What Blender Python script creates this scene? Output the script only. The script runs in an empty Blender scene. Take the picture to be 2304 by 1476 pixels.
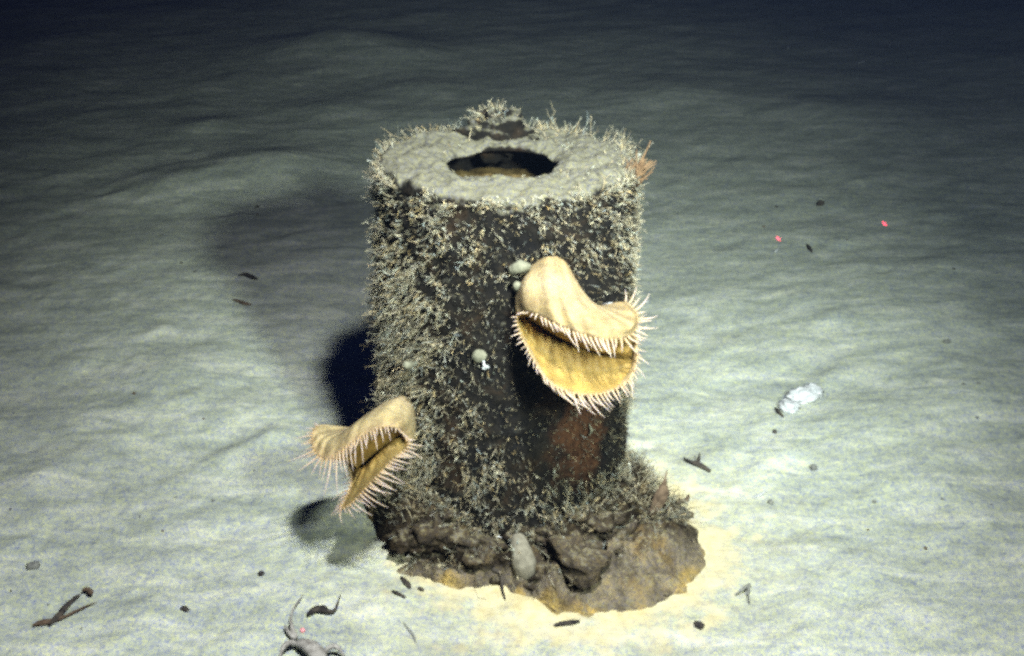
import bpy, math, random
import numpy as np
from mathutils import Vector, Matrix, noise as mnoise

SC = bpy.context.scene
COL = SC.collection
R_ = math.radians
random.seed(7)
RNG = np.random.default_rng(11)

# ------------------------------------------------------------------ camera
W, H_ = 2304.0, 1476.0            # size of the photograph in pixels
FPX = 2574.0                      # focal length in those pixels
PITCH = R_(24.4)
CAMZ = 0.815
cam_d = bpy.data.cameras.new('camera')
cam_d.sensor_fit = 'HORIZONTAL'
cam_d.sensor_width = 36.0
cam_d.lens = 36.0 * FPX / W
cam_d.clip_start = 0.02
cam_d.clip_end = 300.0
cam = bpy.data.objects.new('camera', cam_d)
COL.objects.link(cam)
cam.location = (0, 0, CAMZ)
cam.rotation_euler = (math.pi / 2 - PITCH, 0, 0)
SC.camera = cam

# ------------------------------------------------------------------ world: the unlit deep sea
wd = bpy.data.worlds.new('World')
SC.world = wd
wd.use_nodes = True
bg = wd.node_tree.nodes['Background']
bg.inputs['Color'].default_value = (0.03, 0.05, 1.0, 1)
bg.inputs['Strength'].default_value = 0.02

# ------------------------------------------------------------------ lamps of the diving vehicle the camera rides on
def lamp(name, loc, aim, watts, color, size=R_(120), blend=1.0, soft=0.04):
    d = bpy.data.lights.new(name, 'SPOT')
    d.energy = watts
    d.color = color
    d.spot_size = size
    d.spot_blend = blend
    d.shadow_soft_size = soft
    o = bpy.data.objects.new(name, d)
    COL.objects.link(o)
    o.location = loc
    o.rotation_euler = (Vector(aim) - Vector(loc)).to_track_quat('-Z', 'Y').to_euler()
    return o

lamp('vehicle_lamp_main', (0.120, 0.54, 1.25), (-0.08, 0.90, 0.0), 134.0, (0.98, 1.0, 0.95), R_(100), 1.0, 0.035)
lamp('vehicle_lamp_far', (0.22, 0.0, 1.35), (1.0, 3.5, 0.0), 115.0, (0.88, 1.0, 0.95), R_(62), 1.0, 0.05)
lamp('vehicle_lamp_side', (0.46, 0.0, 1.00), (-0.08, 2.35, 0.0), 250.0, (0.90, 1.0, 0.84), R_(51), 1.0, 0.06)

SC.view_settings.view_transform = 'Standard'
SC.view_settings.look = 'None'
SC.view_settings.exposure = 0.0
SC.view_settings.gamma = 1.0
SC.view_settings.use_curve_mapping = False
SC.cycles.use_denoising = False
SC.cycles.use_light_tree = False
SC.cycles.max_bounces = 5
SC.cycles.filter_width = 2.9

# ------------------------------------------------------------------ helpers
CP, SP = math.cos(PITCH), math.sin(PITCH)

def ray(px, py):
    u = (px - W / 2) / FPX
    v = (H_ / 2 - py) / FPX
    return Vector((u, CP + v * SP, -SP + v * CP))     # depth-normalised: length 1 along the view axis

CAM = Vector((0, 0, CAMZ))

def at_depth(px, py, d):
    return CAM + ray(px, py) * d

def to_px(p):
    q = Vector(p) - CAM
    d = q.y * CP - q.z * SP
    up = q.y * SP + q.z * CP
    return W / 2 + FPX * q.x / d, H_ / 2 - FPX * up / d

def _hash(ix, iy, seed):
    h = (ix.astype(np.int64) * 374761393 + iy.astype(np.int64) * 668265263 + seed * 982451653) & 0xffffffff
    h = ((h ^ (h >> 13)) * 1274126177) & 0xffffffff
    return (h ^ (h >> 16)) & 0xffffffff

def perlin(x, y, seed=0):
    x = np.asarray(x, dtype=float); y = np.asarray(y, dtype=float)
    x0 = np.floor(x); y0 = np.floor(y)
    fx = x - x0; fy = y - y0
    u = fx * fx * fx * (fx * (fx * 6 - 15) + 10)
    v = fy * fy * fy * (fy * (fy * 6 - 15) + 10)
    def g(ix, iy, dx, dy):
        a = _hash(ix, iy, seed) / 4294967296.0 * 2 * np.pi
        return np.cos(a) * dx + np.sin(a) * dy
    n00 = g(x0, y0, fx, fy); n10 = g(x0 + 1, y0, fx - 1, fy)
    n01 = g(x0, y0 + 1, fx, fy - 1); n11 = g(x0 + 1, y0 + 1, fx - 1, fy - 1)
    return ((n00 * (1 - u) + n10 * u) * (1 - v) + (n01 * (1 - u) + n11 * u) * v) * 1.5

def fbm(x, y, seed=0, octv=4):
    s = 0; a = 1.0; f = 1.0
    for k in range(octv):
        s = s + a * perlin(x * f, y * f, seed + k * 17)
        a *= 0.5; f *= 2.03
    return s

def flat_hit(px, py, z=0.0):
    r = ray(px, py)
    t = (z - CAMZ) / r.z
    return CAM + r * t

# low sediment mounds of the photograph: pixel of the crown, radius and height in metres
MOUNDS = []
for (px, py, rad, hgt) in [(780, 105, .34, .05), (410, 420, .20, .028), (620, 390, .24, .035), (470, 290, .16, .02),
                           (760, 240, .22, .022), (890, 130, .3, .03), (1560, 215, .35, .02), (1900, 260, .3, .02),
                           (400, 840, .12, .010), (560, 930, .09, .010), (250, 960, .14, .008), (1960, 940, .12, .010),
                           (2060, 1080, .13, .010), (2180, 1150, .10, .009), (1740, 1000, .09, .006), (130, 1120, .12, .008),
                           (640, 1000, .07, .008), (1900, 1260, .10, .008), (2000, 720, .22, .014), (1700, 780, .16, .008),
                           (330, 1180, .10, .006), (2200, 900, .14, .012), (1560, 680, .14, .008), (950, 200, .2, .015)]:
    q = flat_hit(px, py)
    MOUNDS.append((q.x, q.y, rad, hgt))

_gr = np.random.default_rng(77)
PITS = []
for _ in range(420):
    _p = flat_hit(_gr.uniform(-100, 2400), _gr.uniform(330, 1470))
    _r = float(_gr.uniform(.008, .05))
    PITS.append((_p.x, _p.y, _r, float(_gr.choice([-1, 1, 1])) * _r * float(_gr.uniform(.05, .15)), float(_gr.uniform(0.5, 1.0))))

def ground_z(x, y):
    x = np.asarray(x, dtype=float); y = np.asarray(y, dtype=float)
    # axes along and across the current that combed the sediment
    a = x * 0.80 + y * 0.60
    b = -x * 0.60 + y * 0.80
    wx = 0.05 * perlin(x * 3.1, y * 3.1, 90); wy = 0.05 * perlin(x * 3.1, y * 3.1, 91)
    z = 0.012 * fbm(x * 1.3, y * 1.3, 1, 3)
    z = z + 0.0034 * fbm((a + wx) * 2.2, (b + wy) * 5.5, 5, 3)
    z = z + 0.0009 * fbm((a + wx) * 8.0, (b + wy) * 18.0, 9, 3)
    z = z + 0.0008 * fbm((a + wx) * 24.0, (b + wy) * 44.0, 13, 2)
    z = z + 0.0009 * fbm(x * 60.0, y * 60.0, 23, 2)
    for (mx, my, r, h) in MOUNDS:
        d2 = ((x - mx) ** 2 + (y - my) ** 2) / (r * r)
        z = z + h * np.exp(-d2 * 2.2)
    for (mx, my, r, h, e) in PITS:
        dx = x - mx; dy = y - my
        m = (np.abs(dx) < 3 * r) & (np.abs(dy) < 3 * r)
        if not np.any(m): continue
        a2 = dx * .8 + dy * .6; b2 = (-dx * .6 + dy * .8) / e
        z = z + np.where(m, h * np.exp(-(a2 * a2 + b2 * b2) / (r * r) * 1.5), 0.0)
    return z

def G(px, py, dz=0.0):
    """the point of the sea floor seen at a pixel of the photograph, lifted by dz"""
    p = flat_hit(px, py)
    for _ in range(6):
        z = float(ground_z(p.x, p.y))
        p = flat_hit(px, py, z)
    p.z += dz
    return p

def mesh(name, verts, faces, mat, parent=None, smooth=True, loc=None, col=None):
    me = bpy.data.meshes.new(name)
    if loc is not None:
        L = Vector(loc)
        verts = [Vector(v) - L for v in verts]
    me.from_pydata([tuple(v) for v in verts], [], [tuple(f) for f in faces])
    if smooth:
        me.polygons.foreach_set('use_smooth', [True] * len(me.polygons))
    if mat is not None:
        me.materials.append(mat)
    if col is not None:
        at = me.color_attributes.new('tint', 'FLOAT_COLOR', 'POINT')
        at.data.foreach_set('color', np.asarray(col, dtype=np.float32).ravel())
    me.update()
    o = bpy.data.objects.new(name, me)
    COL.objects.link(o)
    if loc is not None:
        o.location = loc
    if parent is not None:
        o.parent = parent
        o.matrix_parent_inverse = Matrix.Translation(-Vector(parent.location))
    return o

def tag(o, label=None, cat=None, group=None, kind=None):
    if label: o['label'] = label
    if cat: o['category'] = cat
    if group: o['group'] = group
    if kind: o['kind'] = kind
    return o

def empty(name, loc, label, cat, group=None):
    o = bpy.data.objects.new(name, None)
    COL.objects.link(o)
    o.location = loc
    o.empty_display_size = 0.02
    return tag(o, label, cat, group)

class MB:
    def __init__(self):
        self.v = []; self.f = []; self.c = []
    def add(self, vs, fs, col=None):
        n = len(self.v)
        self.v += [tuple(p) for p in vs]
        self.f += [tuple(i + n for i in f) for f in fs]
        if col is not None:
            self.c += col if isinstance(col, list) else [col] * len(vs)
    def tube(self, pts, radii, sides=6, flat=1.0, twist=None, col=None):
        pts = [Vector(p) for p in pts]
        n = len(pts)
        if isinstance(radii, (int, float)): radii = [radii] * n
        vs = []; fs = []; cc = []
        t = (pts[1] - pts[0]).normalized()
        ref = Vector(twist) if twist is not None else Vector((0.31, 0.2, 0.93))
        a = t.cross(ref)
        if a.length < 1e-4: a = t.cross(Vector((1, 0, 0)))
        a.normalize()
        for i, p in enumerate(pts):
            if i > 0:
                t = (pts[min(i + 1, n - 1)] - pts[i - 1])
                t = t.normalized() if t.length > 1e-9 else Vector((0, 0, 1))
                a = (a - t * a.dot(t)).normalized()
            b = t.cross(a)
            for k in range(sides):
                an = 2 * math.pi * k / sides
                vs.append(p + (a * math.cos(an) + b * math.sin(an) * flat) * radii[i])
                if col is not None: cc.append(col[i] if isinstance(col, list) else col)
        for i in range(n - 1):
            for k in range(sides):
                k2 = (k + 1) % sides
                fs.append((i * sides + k, i * sides + k2, (i + 1) * sides + k2, (i + 1) * sides + k))
        fs.append(tuple(range(sides))[::-1])
        fs.append(tuple((n - 1) * sides + k for k in range(sides)))
        self.add(vs, fs, cc if col is not None else None)
    def blob(self, c, rx, ry, rz, seed=0, amp=0.25, freq=1.6, rot=0.0, lat=12, lon=18, tilt=0.0):
        vs = []; fs = []
        M = Matrix.Rotation(rot, 3, 'Z') @ Matrix.Rotation(tilt, 3, 'Y')
        for i in range(lat + 1):
            th = math.pi * i / lat
            for j in range(lon):
                ph = 2 * math.pi * j / lon
                d = Vector((math.sin(th) * math.cos(ph), math.sin(th) * math.sin(ph), math.cos(th)))
                k = 1 + amp * mnoise.fractal(d * freq + Vector((seed * 3.7, seed * 1.3, seed * 7.1)), 0.8, 2.0, 4)
                vs.append(Vector(c) + M @ Vector((d.x * rx * k, d.y * ry * k, d.z * rz * k)))
        for i in range(lat):
            for j in range(lon):
                j2 = (j + 1) % lon
                fs.append((i * lon + j, (i + 1) * lon + j, (i + 1) * lon + j2, i * lon + j2))
        self.add(vs, fs)
    def build(self, name, mat, parent=None, loc=None, smooth=True):
        return mesh(name, self.v, self.f, mat, parent, smooth, loc, self.c if len(self.c) == len(self.v) and self.c else None)

def spline(pts, n, closed=False):
    """Catmull-Rom through numpy rows"""
    P = np.asarray(pts, dtype=float); m = len(P)
    out = []
    for k in range(n):
        t = (k / n * m) if closed else (k / (n - 1) * (m - 1))
        i = int(math.floor(t))
        if not closed and i >= m - 1: i = m - 2
        f = t - i
        if closed:
            p0, p1, p2, p3 = P[(i - 1) % m], P[i % m], P[(i + 1) % m], P[(i + 2) % m]
        else:
            p1, p2 = P[i], P[i + 1]
            p0 = P[i - 1] if i > 0 else 2 * p1 - p2
            p3 = P[i + 2] if i + 2 < m else 2 * p2 - p1
        out.append(0.5 * ((2 * p1) + (-p0 + p2) * f + (2 * p0 - 5 * p1 + 4 * p2 - p3) * f * f + (-p0 + 3 * p1 - 3 * p2 + p3) * f ** 3))
    return np.array(out)

# ------------------------------------------------------------------ materials
def new_mat(name, rough=0.9, spec=0.2):
    m = bpy.data.materials.new(name)
    m.use_nodes = True
    nt = m.node_tree
    b = nt.nodes['Principled BSDF']
    b.inputs['Roughness'].default_value = rough
    b.inputs['Specular IOR Level'].default_value = spec
    return m, nt, b

def pos(nt):
    return nt.nodes.new('ShaderNodeNewGeometry').outputs['Position']

def noise_node(nt, vec, scale, detail=4, rough=0.6, dist=0.0):
    n = nt.nodes.new('ShaderNodeTexNoise')
    n.inputs['Scale'].default_value = scale
    n.inputs['Detail'].default_value = detail
    n.inputs['Roughness'].default_value = rough
    n.inputs['Distortion'].default_value = dist
    nt.links.new(vec, n.inputs['Vector'])
    return n

def ramp(nt, fac, stops):
    r = nt.nodes.new('ShaderNodeValToRGB')
    el = r.color_ramp.elements
    while len(el) < len(stops): el.new(0.5)
    for e, (p, c) in zip(el, stops):
        e.position = p; e.color = (*c, 1) if len(c) == 3 else c
    nt.links.new(fac, r.inputs['Fac'])
    return r.outputs['Color']

def mix(nt, fac, a, b, mode='MIX'):
    n = nt.nodes.new('ShaderNodeMix')
    n.data_type = 'RGBA'; n.blend_type = mode
    for key, val in ((0, fac), (6, a), (7, b)):
        if hasattr(val, 'links') or hasattr(val, 'is_linked'):
            nt.links.new(val, n.inputs[key])
        elif key == 0: n.inputs[0].default_value = val
        else: n.inputs[key].default_value = (*val, 1)
    return n.outputs[2]

def bump(nt, b, height, strength, dist):
    n = nt.nodes.new('ShaderNodeBump')
    n.inputs['Strength'].default_value = strength
    n.inputs['Distance'].default_value = dist
    nt.links.new(height, n.inputs['Height'])
    nt.links.new(n.outputs['Normal'], b.inputs['Normal'])

def math_node(nt, op, a, b=None, clamp=False):
    n = nt.nodes.new('ShaderNodeMath'); n.operation = op; n.use_clamp = clamp
    for i, v in enumerate((a, b)):
        if v is None: continue
        if isinstance(v, (int, float)): n.inputs[i].default_value = v
        else: nt.links.new(v, n.inputs[i])
    return n.outputs[0]

def grain(nt, base, p, amt=0.35, scale=420):
    """mixed blue-grey and yellow-grey mineral grains"""
    g = noise_node(nt, p, scale, 2, 0.7)
    c = ramp(nt, g.outputs['Fac'], [(0.30, (0.42, 0.48, 1.12)), (0.5, (1, 1, 1)), (0.70, (1.36, 1.34, 0.74))])
    return mix(nt, amt, base, c, 'MULTIPLY')

AX, AY = -0.006, 1.268           # canister axis

def sediment_mat():
    m, nt, b = new_mat('pale_sediment', 0.95, 0.1)
    p = pos(nt)
    mp = nt.nodes.new('ShaderNodeMapping'); mp.vector_type = 'POINT'
    mp.inputs['Rotation'].default_value = (0, 0, R_(-37)); mp.inputs['Scale'].default_value = (1, 3.2, 1)
    nt.links.new(p, mp.inputs['Vector'])
    s = noise_node(nt, mp.outputs['Vector'], 7.0, 7, 0.72, 0.6)
    c = ramp(nt, s.outputs['Fac'], [(0.32, (0.26, 0.29, 0.265)), (0.5, (0.39, 0.425, 0.375)), (0.68, (0.56, 0.58, 0.52))])
    s2 = noise_node(nt, p, 70.0, 4, 0.7)
    c = mix(nt, 0.55, c, ramp(nt, s2.outputs['Fac'], [(0.3, (0.55, 0.57, 0.64)), (0.5, (1, 1, 1)), (0.7, (1.22, 1.22, 1.12))]), 'MULTIPLY')
    c = grain(nt, c, p, 0.18, 110)
    c = grain(nt, c, p, 0.55, 280)
    c = grain(nt, c, p, 0.8, 700)
    # iron-yellow staining round the corroding foot with bright warm lamplight painted in
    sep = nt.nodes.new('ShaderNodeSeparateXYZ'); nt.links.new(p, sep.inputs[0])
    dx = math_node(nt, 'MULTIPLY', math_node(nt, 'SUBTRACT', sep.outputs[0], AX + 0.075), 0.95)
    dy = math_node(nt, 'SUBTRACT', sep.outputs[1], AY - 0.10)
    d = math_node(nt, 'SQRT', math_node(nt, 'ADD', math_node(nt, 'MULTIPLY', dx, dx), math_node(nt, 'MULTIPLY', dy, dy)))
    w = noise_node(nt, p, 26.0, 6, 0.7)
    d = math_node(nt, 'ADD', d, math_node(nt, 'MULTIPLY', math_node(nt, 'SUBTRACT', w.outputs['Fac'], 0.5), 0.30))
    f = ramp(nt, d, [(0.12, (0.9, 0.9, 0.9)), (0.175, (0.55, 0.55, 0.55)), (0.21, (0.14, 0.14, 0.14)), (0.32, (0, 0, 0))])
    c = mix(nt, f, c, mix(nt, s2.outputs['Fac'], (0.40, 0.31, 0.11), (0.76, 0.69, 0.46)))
    nt.links.new(c, b.inputs['Base Color'])
    h1 = noise_node(nt, p, 160, 5, 0.7)
    h2 = noise_node(nt, mp.outputs['Vector'], 45, 5, 0.65)
    h = math_node(nt, 'ADD', math_node(nt, 'MULTIPLY', h1.outputs['Fac'], 0.7), math_node(nt, 'MULTIPLY', h2.outputs['Fac'], 0.65))
    bump(nt, b, h, 0.42, 0.004)
    return m

def rust_mat(name, dusty=0.5, patch=False):
    """near-black corroded iron with rust and a dusting of sediment on what faces up"""
    m, nt, b = new_mat(name, 0.92, 0.15)
    p = pos(nt)
    a = noise_node(nt, p, 26, 5, 0.65, 0.6)
    c = ramp(nt, a.outputs['Fac'], [(0.35, (0.004, 0.004, 0.005)), (0.54, (0.009, 0.008, 0.007)), (0.70, (0.024, 0.015, 0.009)), (0.84, (0.07, 0.04, 0.016))])
    a2 = noise_node(nt, p, 130, 4, 0.7)
    c = mix(nt, 0.6, c, ramp(nt, a2.outputs['Fac'], [(0.35, (0.35, 0.35, 0.4)), (0.6, (1.3, 1.25, 1.1))]), 'MULTIPLY')
    if patch:                                     # a bare patch of red rust
        vc = nt.nodes.new('ShaderNodeVertexColor'); vc.layer_name = 'tint'
        rc = ramp(nt, a2.outputs['Fac'], [(0.3, (0.020, 0.009, 0.005)), (0.7, (0.070, 0.032, 0.015))])
        c = mix(nt, vc.outputs['Color'], c, rc)
    geo = nt.nodes.new('ShaderNodeNewGeometry')
    sep = nt.nodes.new('ShaderNodeSeparateXYZ'); nt.links.new(geo.outputs['Normal'], sep.inputs[0])
    n3 = noise_node(nt, p, 48, 5, 0.7)
    up = math_node(nt, 'ADD', math_node(nt, 'MULTIPLY', sep.outputs[2], 0.9), math_node(nt, 'MULTIPLY', math_node(nt, 'SUBTRACT', n3.outputs['Fac'], 0.5), 2.2))
    f = ramp(nt, up, [(0.55 - 0.3 * dusty, (0, 0, 0)), (1.0 - 0.3 * dusty, (0.85, 0.85, 0.85))])
    dust = grain(nt, mix(nt, a.outputs['Fac'], (0.115, 0.11, 0.08), (0.20, 0.195, 0.16)), p, 0.9, 420)
    c = mix(nt, f, c, dust)
    nt.links.new(c, b.inputs['Base Color'])
    h = math_node(nt, 'ADD', a.outputs['Fac'], math_node(nt, 'MULTIPLY', a2.outputs['Fac'], 0.5))
    bump(nt, b, h, 0.8, 0.006)
    return m

def crust_mat():
    m, nt, b = new_mat('foot_crust', 0.95, 0.1)
    p = pos(nt)
    vc = nt.nodes.new('ShaderNodeVertexColor'); vc.layer_name = 'tint'
    a = noise_node(nt, p, 34, 5, 0.7, 0.8)
    c = mix(nt, 0.9, vc.outputs['Color'], ramp(nt, a.outputs['Fac'], [(0.32, (0.22, 0.20, 0.20)), (0.5, (0.9, 0.88, 0.85)), (0.68, (1.55, 1.4, 1.05))]), 'MULTIPLY')
    c = grain(nt, c, p, 0.75, 420)
    nt.links.new(c, b.inputs['Base Color'])
    a2 = noise_node(nt, p, 120, 4, 0.7)
    geo = nt.nodes.new('ShaderNodeNewGeometry')
    sep = nt.nodes.new('ShaderNodeSeparateXYZ'); nt.links.new(geo.outputs['Normal'], sep.inputs[0])
    up = math_node(nt, 'ADD', math_node(nt, 'MULTIPLY', sep.outputs[2], 0.8), math_node(nt, 'MULTIPLY', math_node(nt, 'SUBTRACT', a2.outputs['Fac'], 0.5), 2.4))
    f = ramp(nt, up, [(0.62, (0, 0, 0)), (1.0, (0.65, 0.65, 0.65))])
    c = mix(nt, f, c, grain(nt, mix(nt, a.outputs['Fac'], (0.17, 0.145, 0.085), (0.30, 0.28, 0.21)), p, 0.9, 420))
    nt.links.new(c, b.inputs['Base Color'])
    bump(nt, b, math_node(nt, 'ADD', a.outputs['Fac'], math_node(nt, 'MULTIPLY', a2.outputs['Fac'], 0.9)), 1.0, 0.008)
    return m

def tint_mat(name, rough=0.7, spec=0.25, nscale=90, amt=0.5, bdist=0.002, sss=0.0):
    """takes the thing's own colour from its vertices and mottles it"""
    m, nt, b = new_mat(name, rough, spec)
    p = pos(nt)
    vc = nt.nodes.new('ShaderNodeVertexColor'); vc.layer_name = 'tint'
    a = noise_node(nt, p, nscale, 4, 0.65)
    c = mix(nt, amt, vc.outputs['Color'], ramp(nt, a.outputs['Fac'], [(0.3, (0.65, 0.63, 0.62)), (0.5, (1, 1, 1)), (0.72, (1.3, 1.3, 1.25))]), 'MULTIPLY')
    c = grain(nt, c, p, 0.45, 520)
    nt.links.new(c, b.inputs['Base Color'])
    a2 = noise_node(nt, p, nscale * 4, 3, 0.65)
    bump(nt, b, math_node(nt, 'ADD', a.outputs['Fac'], math_node(nt, 'MULTIPLY', a2.outputs['Fac'], 0.4)), 0.6, bdist)
    if sss:
        b.inputs['Subsurface Weight'].default_value = sss
        b.inputs['Subsurface Radius'].default_value = (0.008, 0.005, 0.002)
        b.inputs['Subsurface Scale'].default_value = 1.0
    return m

def plain_mat(name, c0, c1, scale=120, rough=0.9, spec=0.15, bd=0.002):
    m, nt, b = new_mat(name, rough, spec)
    p = pos(nt)
    a = noise_node(nt, p, scale, 4, 0.65)
    nt.links.new(ramp(nt, a.outputs['Fac'], [(0.35, c0), (0.65, c1)]), b.inputs['Base Color'])
    bump(nt, b, a.outputs['Fac'], 0.6, bd)
    return m

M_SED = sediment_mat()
M_RUST = rust_mat('corroded_iron', 0.45)
M_SHELL = rust_mat('corroded_side', 0.45, True)
M_LID = rust_mat('sediment_dusted_iron', 1.25)
M_CRUST = crust_mat()
M_HYD = tint_mat('hydroid_tissue', 0.85, 0.1, 200, 0.4, 0.0005)
M_ANEM = tint_mat('anemone_flesh', 0.6, 0.25, 70, 0.75, 0.003, 0.15)
M_TENT = tint_mat('tentacle_flesh', 0.55, 0.3, 200, 0.25, 0.0006, 0.25)
M_DARK = plain_mat('dark_plant_debris', (0.018, 0.017, 0.02), (0.07, 0.06, 0.05))
M_BROWN = plain_mat('brown_plant_debris', (0.05, 0.035, 0.025), (0.14, 0.10, 0.07))
M_PEB = plain_mat('grey_pebble', (0.11, 0.115, 0.115), (0.22, 0.23, 0.21))
M_WHITE = plain_mat('white_shell', (0.34, 0.37, 0.41), (0.58, 0.60, 0.63), 160, 0.7, 0.3, 0.004)
M_PALE = plain_mat('pale_shell', (0.11, 0.112, 0.085), (0.20, 0.20, 0.155), 160)
M_SHR = plain_mat('grey_shrimp_shell', (0.17, 0.16, 0.15), (0.37, 0.36, 0.34), 140, 0.5, 0.4)
M_PINK = plain_mat('pink_eye', (0.7, 0.22, 0.25), (0.85, 0.4, 0.45), 200, 0.3, 0.5)
M_TAN = plain_mat('tan_twig', (0.10, 0.062, 0.035), (0.20, 0.13, 0.075))

# ------------------------------------------------------------------ the sea floor
def build_ground():
    ny, nx = 900, 760
    ys = 0.35 * (60.0 / 0.35) ** (np.linspace(0, 1, ny) ** 1.25)
    # u grid denser near the middle
    u = np.linspace(-1, 1, nx); u = 0.55 * u + 0.45 * u ** 3
    Y = np.repeat(ys[:, None], nx, 1)
    X = u[None, :] * (1.05 * Y + 0.9)
    Z = ground_z(X, Y)
    v = np.stack([X, Y, Z], -1).reshape(-1, 3).astype(np.float32)
    i = np.arange((ny - 1) * (nx - 1)); r = i // (nx - 1); c = i % (nx - 1)
    a = r * nx + c
    f = np.stack([a, a + 1, a + nx + 1, a + nx], -1).astype(np.int32)
    me = bpy.data.meshes.new('sea_floor')
    me.vertices.add(len(v)); me.vertices.foreach_set('co', v.ravel())
    me.loops.add(f.size); me.loops.foreach_set('vertex_index', f.ravel())
    me.polygons.add(len(f))
    me.polygons.foreach_set('loop_start', np.arange(0, f.size, 4, dtype=np.int32))
    me.polygons.foreach_set('loop_total', np.full(len(f), 4, dtype=np.int32))
    me.polygons.foreach_set('use_smooth', np.ones(len(f), dtype=bool))
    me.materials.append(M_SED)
    me.update(); me.validate()
    o = bpy.data.objects.new('ground', me)
    COL.objects.link(o)
    tag(o, 'pale grey sediment sea floor combed by current', None, None, 'structure')
    return o
build_ground()

# ------------------------------------------------------------------ the canister
CR, CH, HR = 0.148, 0.440, 0.064
GZ = float(ground_z(AX, AY))
can = empty('canister', (AX, AY, GZ), 'corroded upright iron canister with a round hole in its sediment covered top', 'canister')

def cyl_d(theta, z):
    """outward swelling of the corroded side"""
    return (0.0035 * fbm(theta * 3.5, z * 26, 31, 3) + 0.0020 * fbm(theta * 14, z * 90, 41, 2)
            + 0.004 * np.exp(-np.clip(z, 0, 9) / 0.04))

def cyl_hit(px, py, r=CR):
    d = ray(px, py)
    ox, oy = CAM.x - AX, CAM.y - AY
    a = d.x ** 2 + d.y ** 2; b = 2 * (ox * d.x + oy * d.y); c = ox * ox + oy * oy - r * r
    disc = b * b - 4 * a * c
    if disc < 0: return None
    return CAM + d * ((-b - math.sqrt(disc)) / (2 * a))

def build_shell():
    nt_, nz = 260, 150
    th = np.linspace(0, 2 * np.pi, nt_, endpoint=False)
    zs = np.linspace(-0.03, CH, nz)
    vs = []; fs = []
    for z in zs:
        # theta folded so that the noise closes at the back of the canister (theta = pi/2)
        t2 = np.abs(((th - np.pi / 2 + np.pi) % (2 * np.pi)) - np.pi)
        side = np.where(np.cos(th) >= 0, 0.0, 40.0) * np.clip(np.sin(t2), 0, 0)
        r = CR + cyl_d(t2 + side, z)
        r = r - 0.004 * max(0, (z - (CH - 0.012)) / 0.012) ** 2
        for k in range(nt_):
            vs.append((AX + r[k] * math.cos(th[k]), AY + r[k] * math.sin(th[k]), GZ + z))
    for i in range(nz - 1):
        for k in range(nt_):
            k2 = (k + 1) % nt_
            fs.append((i * nt_ + k, i * nt_ + k2, (i + 1) * nt_ + k2, (i + 1) * nt_ + k))
    # inner wall and inner floor of the hollow
    n0 = len(vs); ri = CR - 0.013
    for z in (CH - 0.006, CH - 0.060):
        for k in range(nt_):
            vs.append((AX + ri * math.cos(th[k]), AY + ri * math.sin(th[k]), GZ + z))
    for k in range(nt_):
        k2 = (k + 1) % nt_
        fs.append((n0 + k2, n0 + k, n0 + nt_ + k, n0 + nt_ + k2))
    # rim joining outer and inner wall
    top = (nz - 1) * nt_
    for k in range(nt_):
        k2 = (k + 1) % nt_
        fs.append((top + k, top + k2, n0 + k2, n0 + k))
    rp = cyl_hit(1310, 985); rt0 = math.atan2(rp.y - AY, rp.x - AX); rz = rp.z
    col = []
    for (x, y, z) in vs:
        da = (math.atan2(y - AY, x - AX) - rt0 + math.pi) % (2 * math.pi) - math.pi
        e = math.hypot(da * CR / 0.042, (z - rz) / 0.080) + 0.45 * mnoise.fractal(Vector((x, y, z)) * 38, 0.8, 2, 3)
        col.append((1 - min(1, max(0, (e - .55) / .5)),) * 3 + (1,))
    return mesh('shell', vs, fs, M_SHELL, can, True, None, col)
build_shell()

def build_silt():
    vs = []; fs = []; nr, nt_ = 26, 64
    for i in range(nr):
        r = (CR - 0.0135) * i / (nr - 1)
        for k in range(nt_):
            a = 2 * math.pi * k / nt_
            x, y = AX + r * math.cos(a), AY + r * math.sin(a)
            vs.append((x, y, GZ + CH - 0.043 + float(0.006 * fbm(x * 40, y * 40, 66, 3))))
    for i in range(nr - 1):
        for k in range(nt_):
            k2 = (k + 1) % nt_
            fs.append((i * nt_ + k, (i + 1) * nt_ + k, (i + 1) * nt_ + k2, i * nt_ + k2))
    return mesh('silt', vs, fs, plain_mat('brown_silt', (.05, .034, .013), (.15, .11, .048), 60, .95, .1, .006), can)
build_silt()

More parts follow.
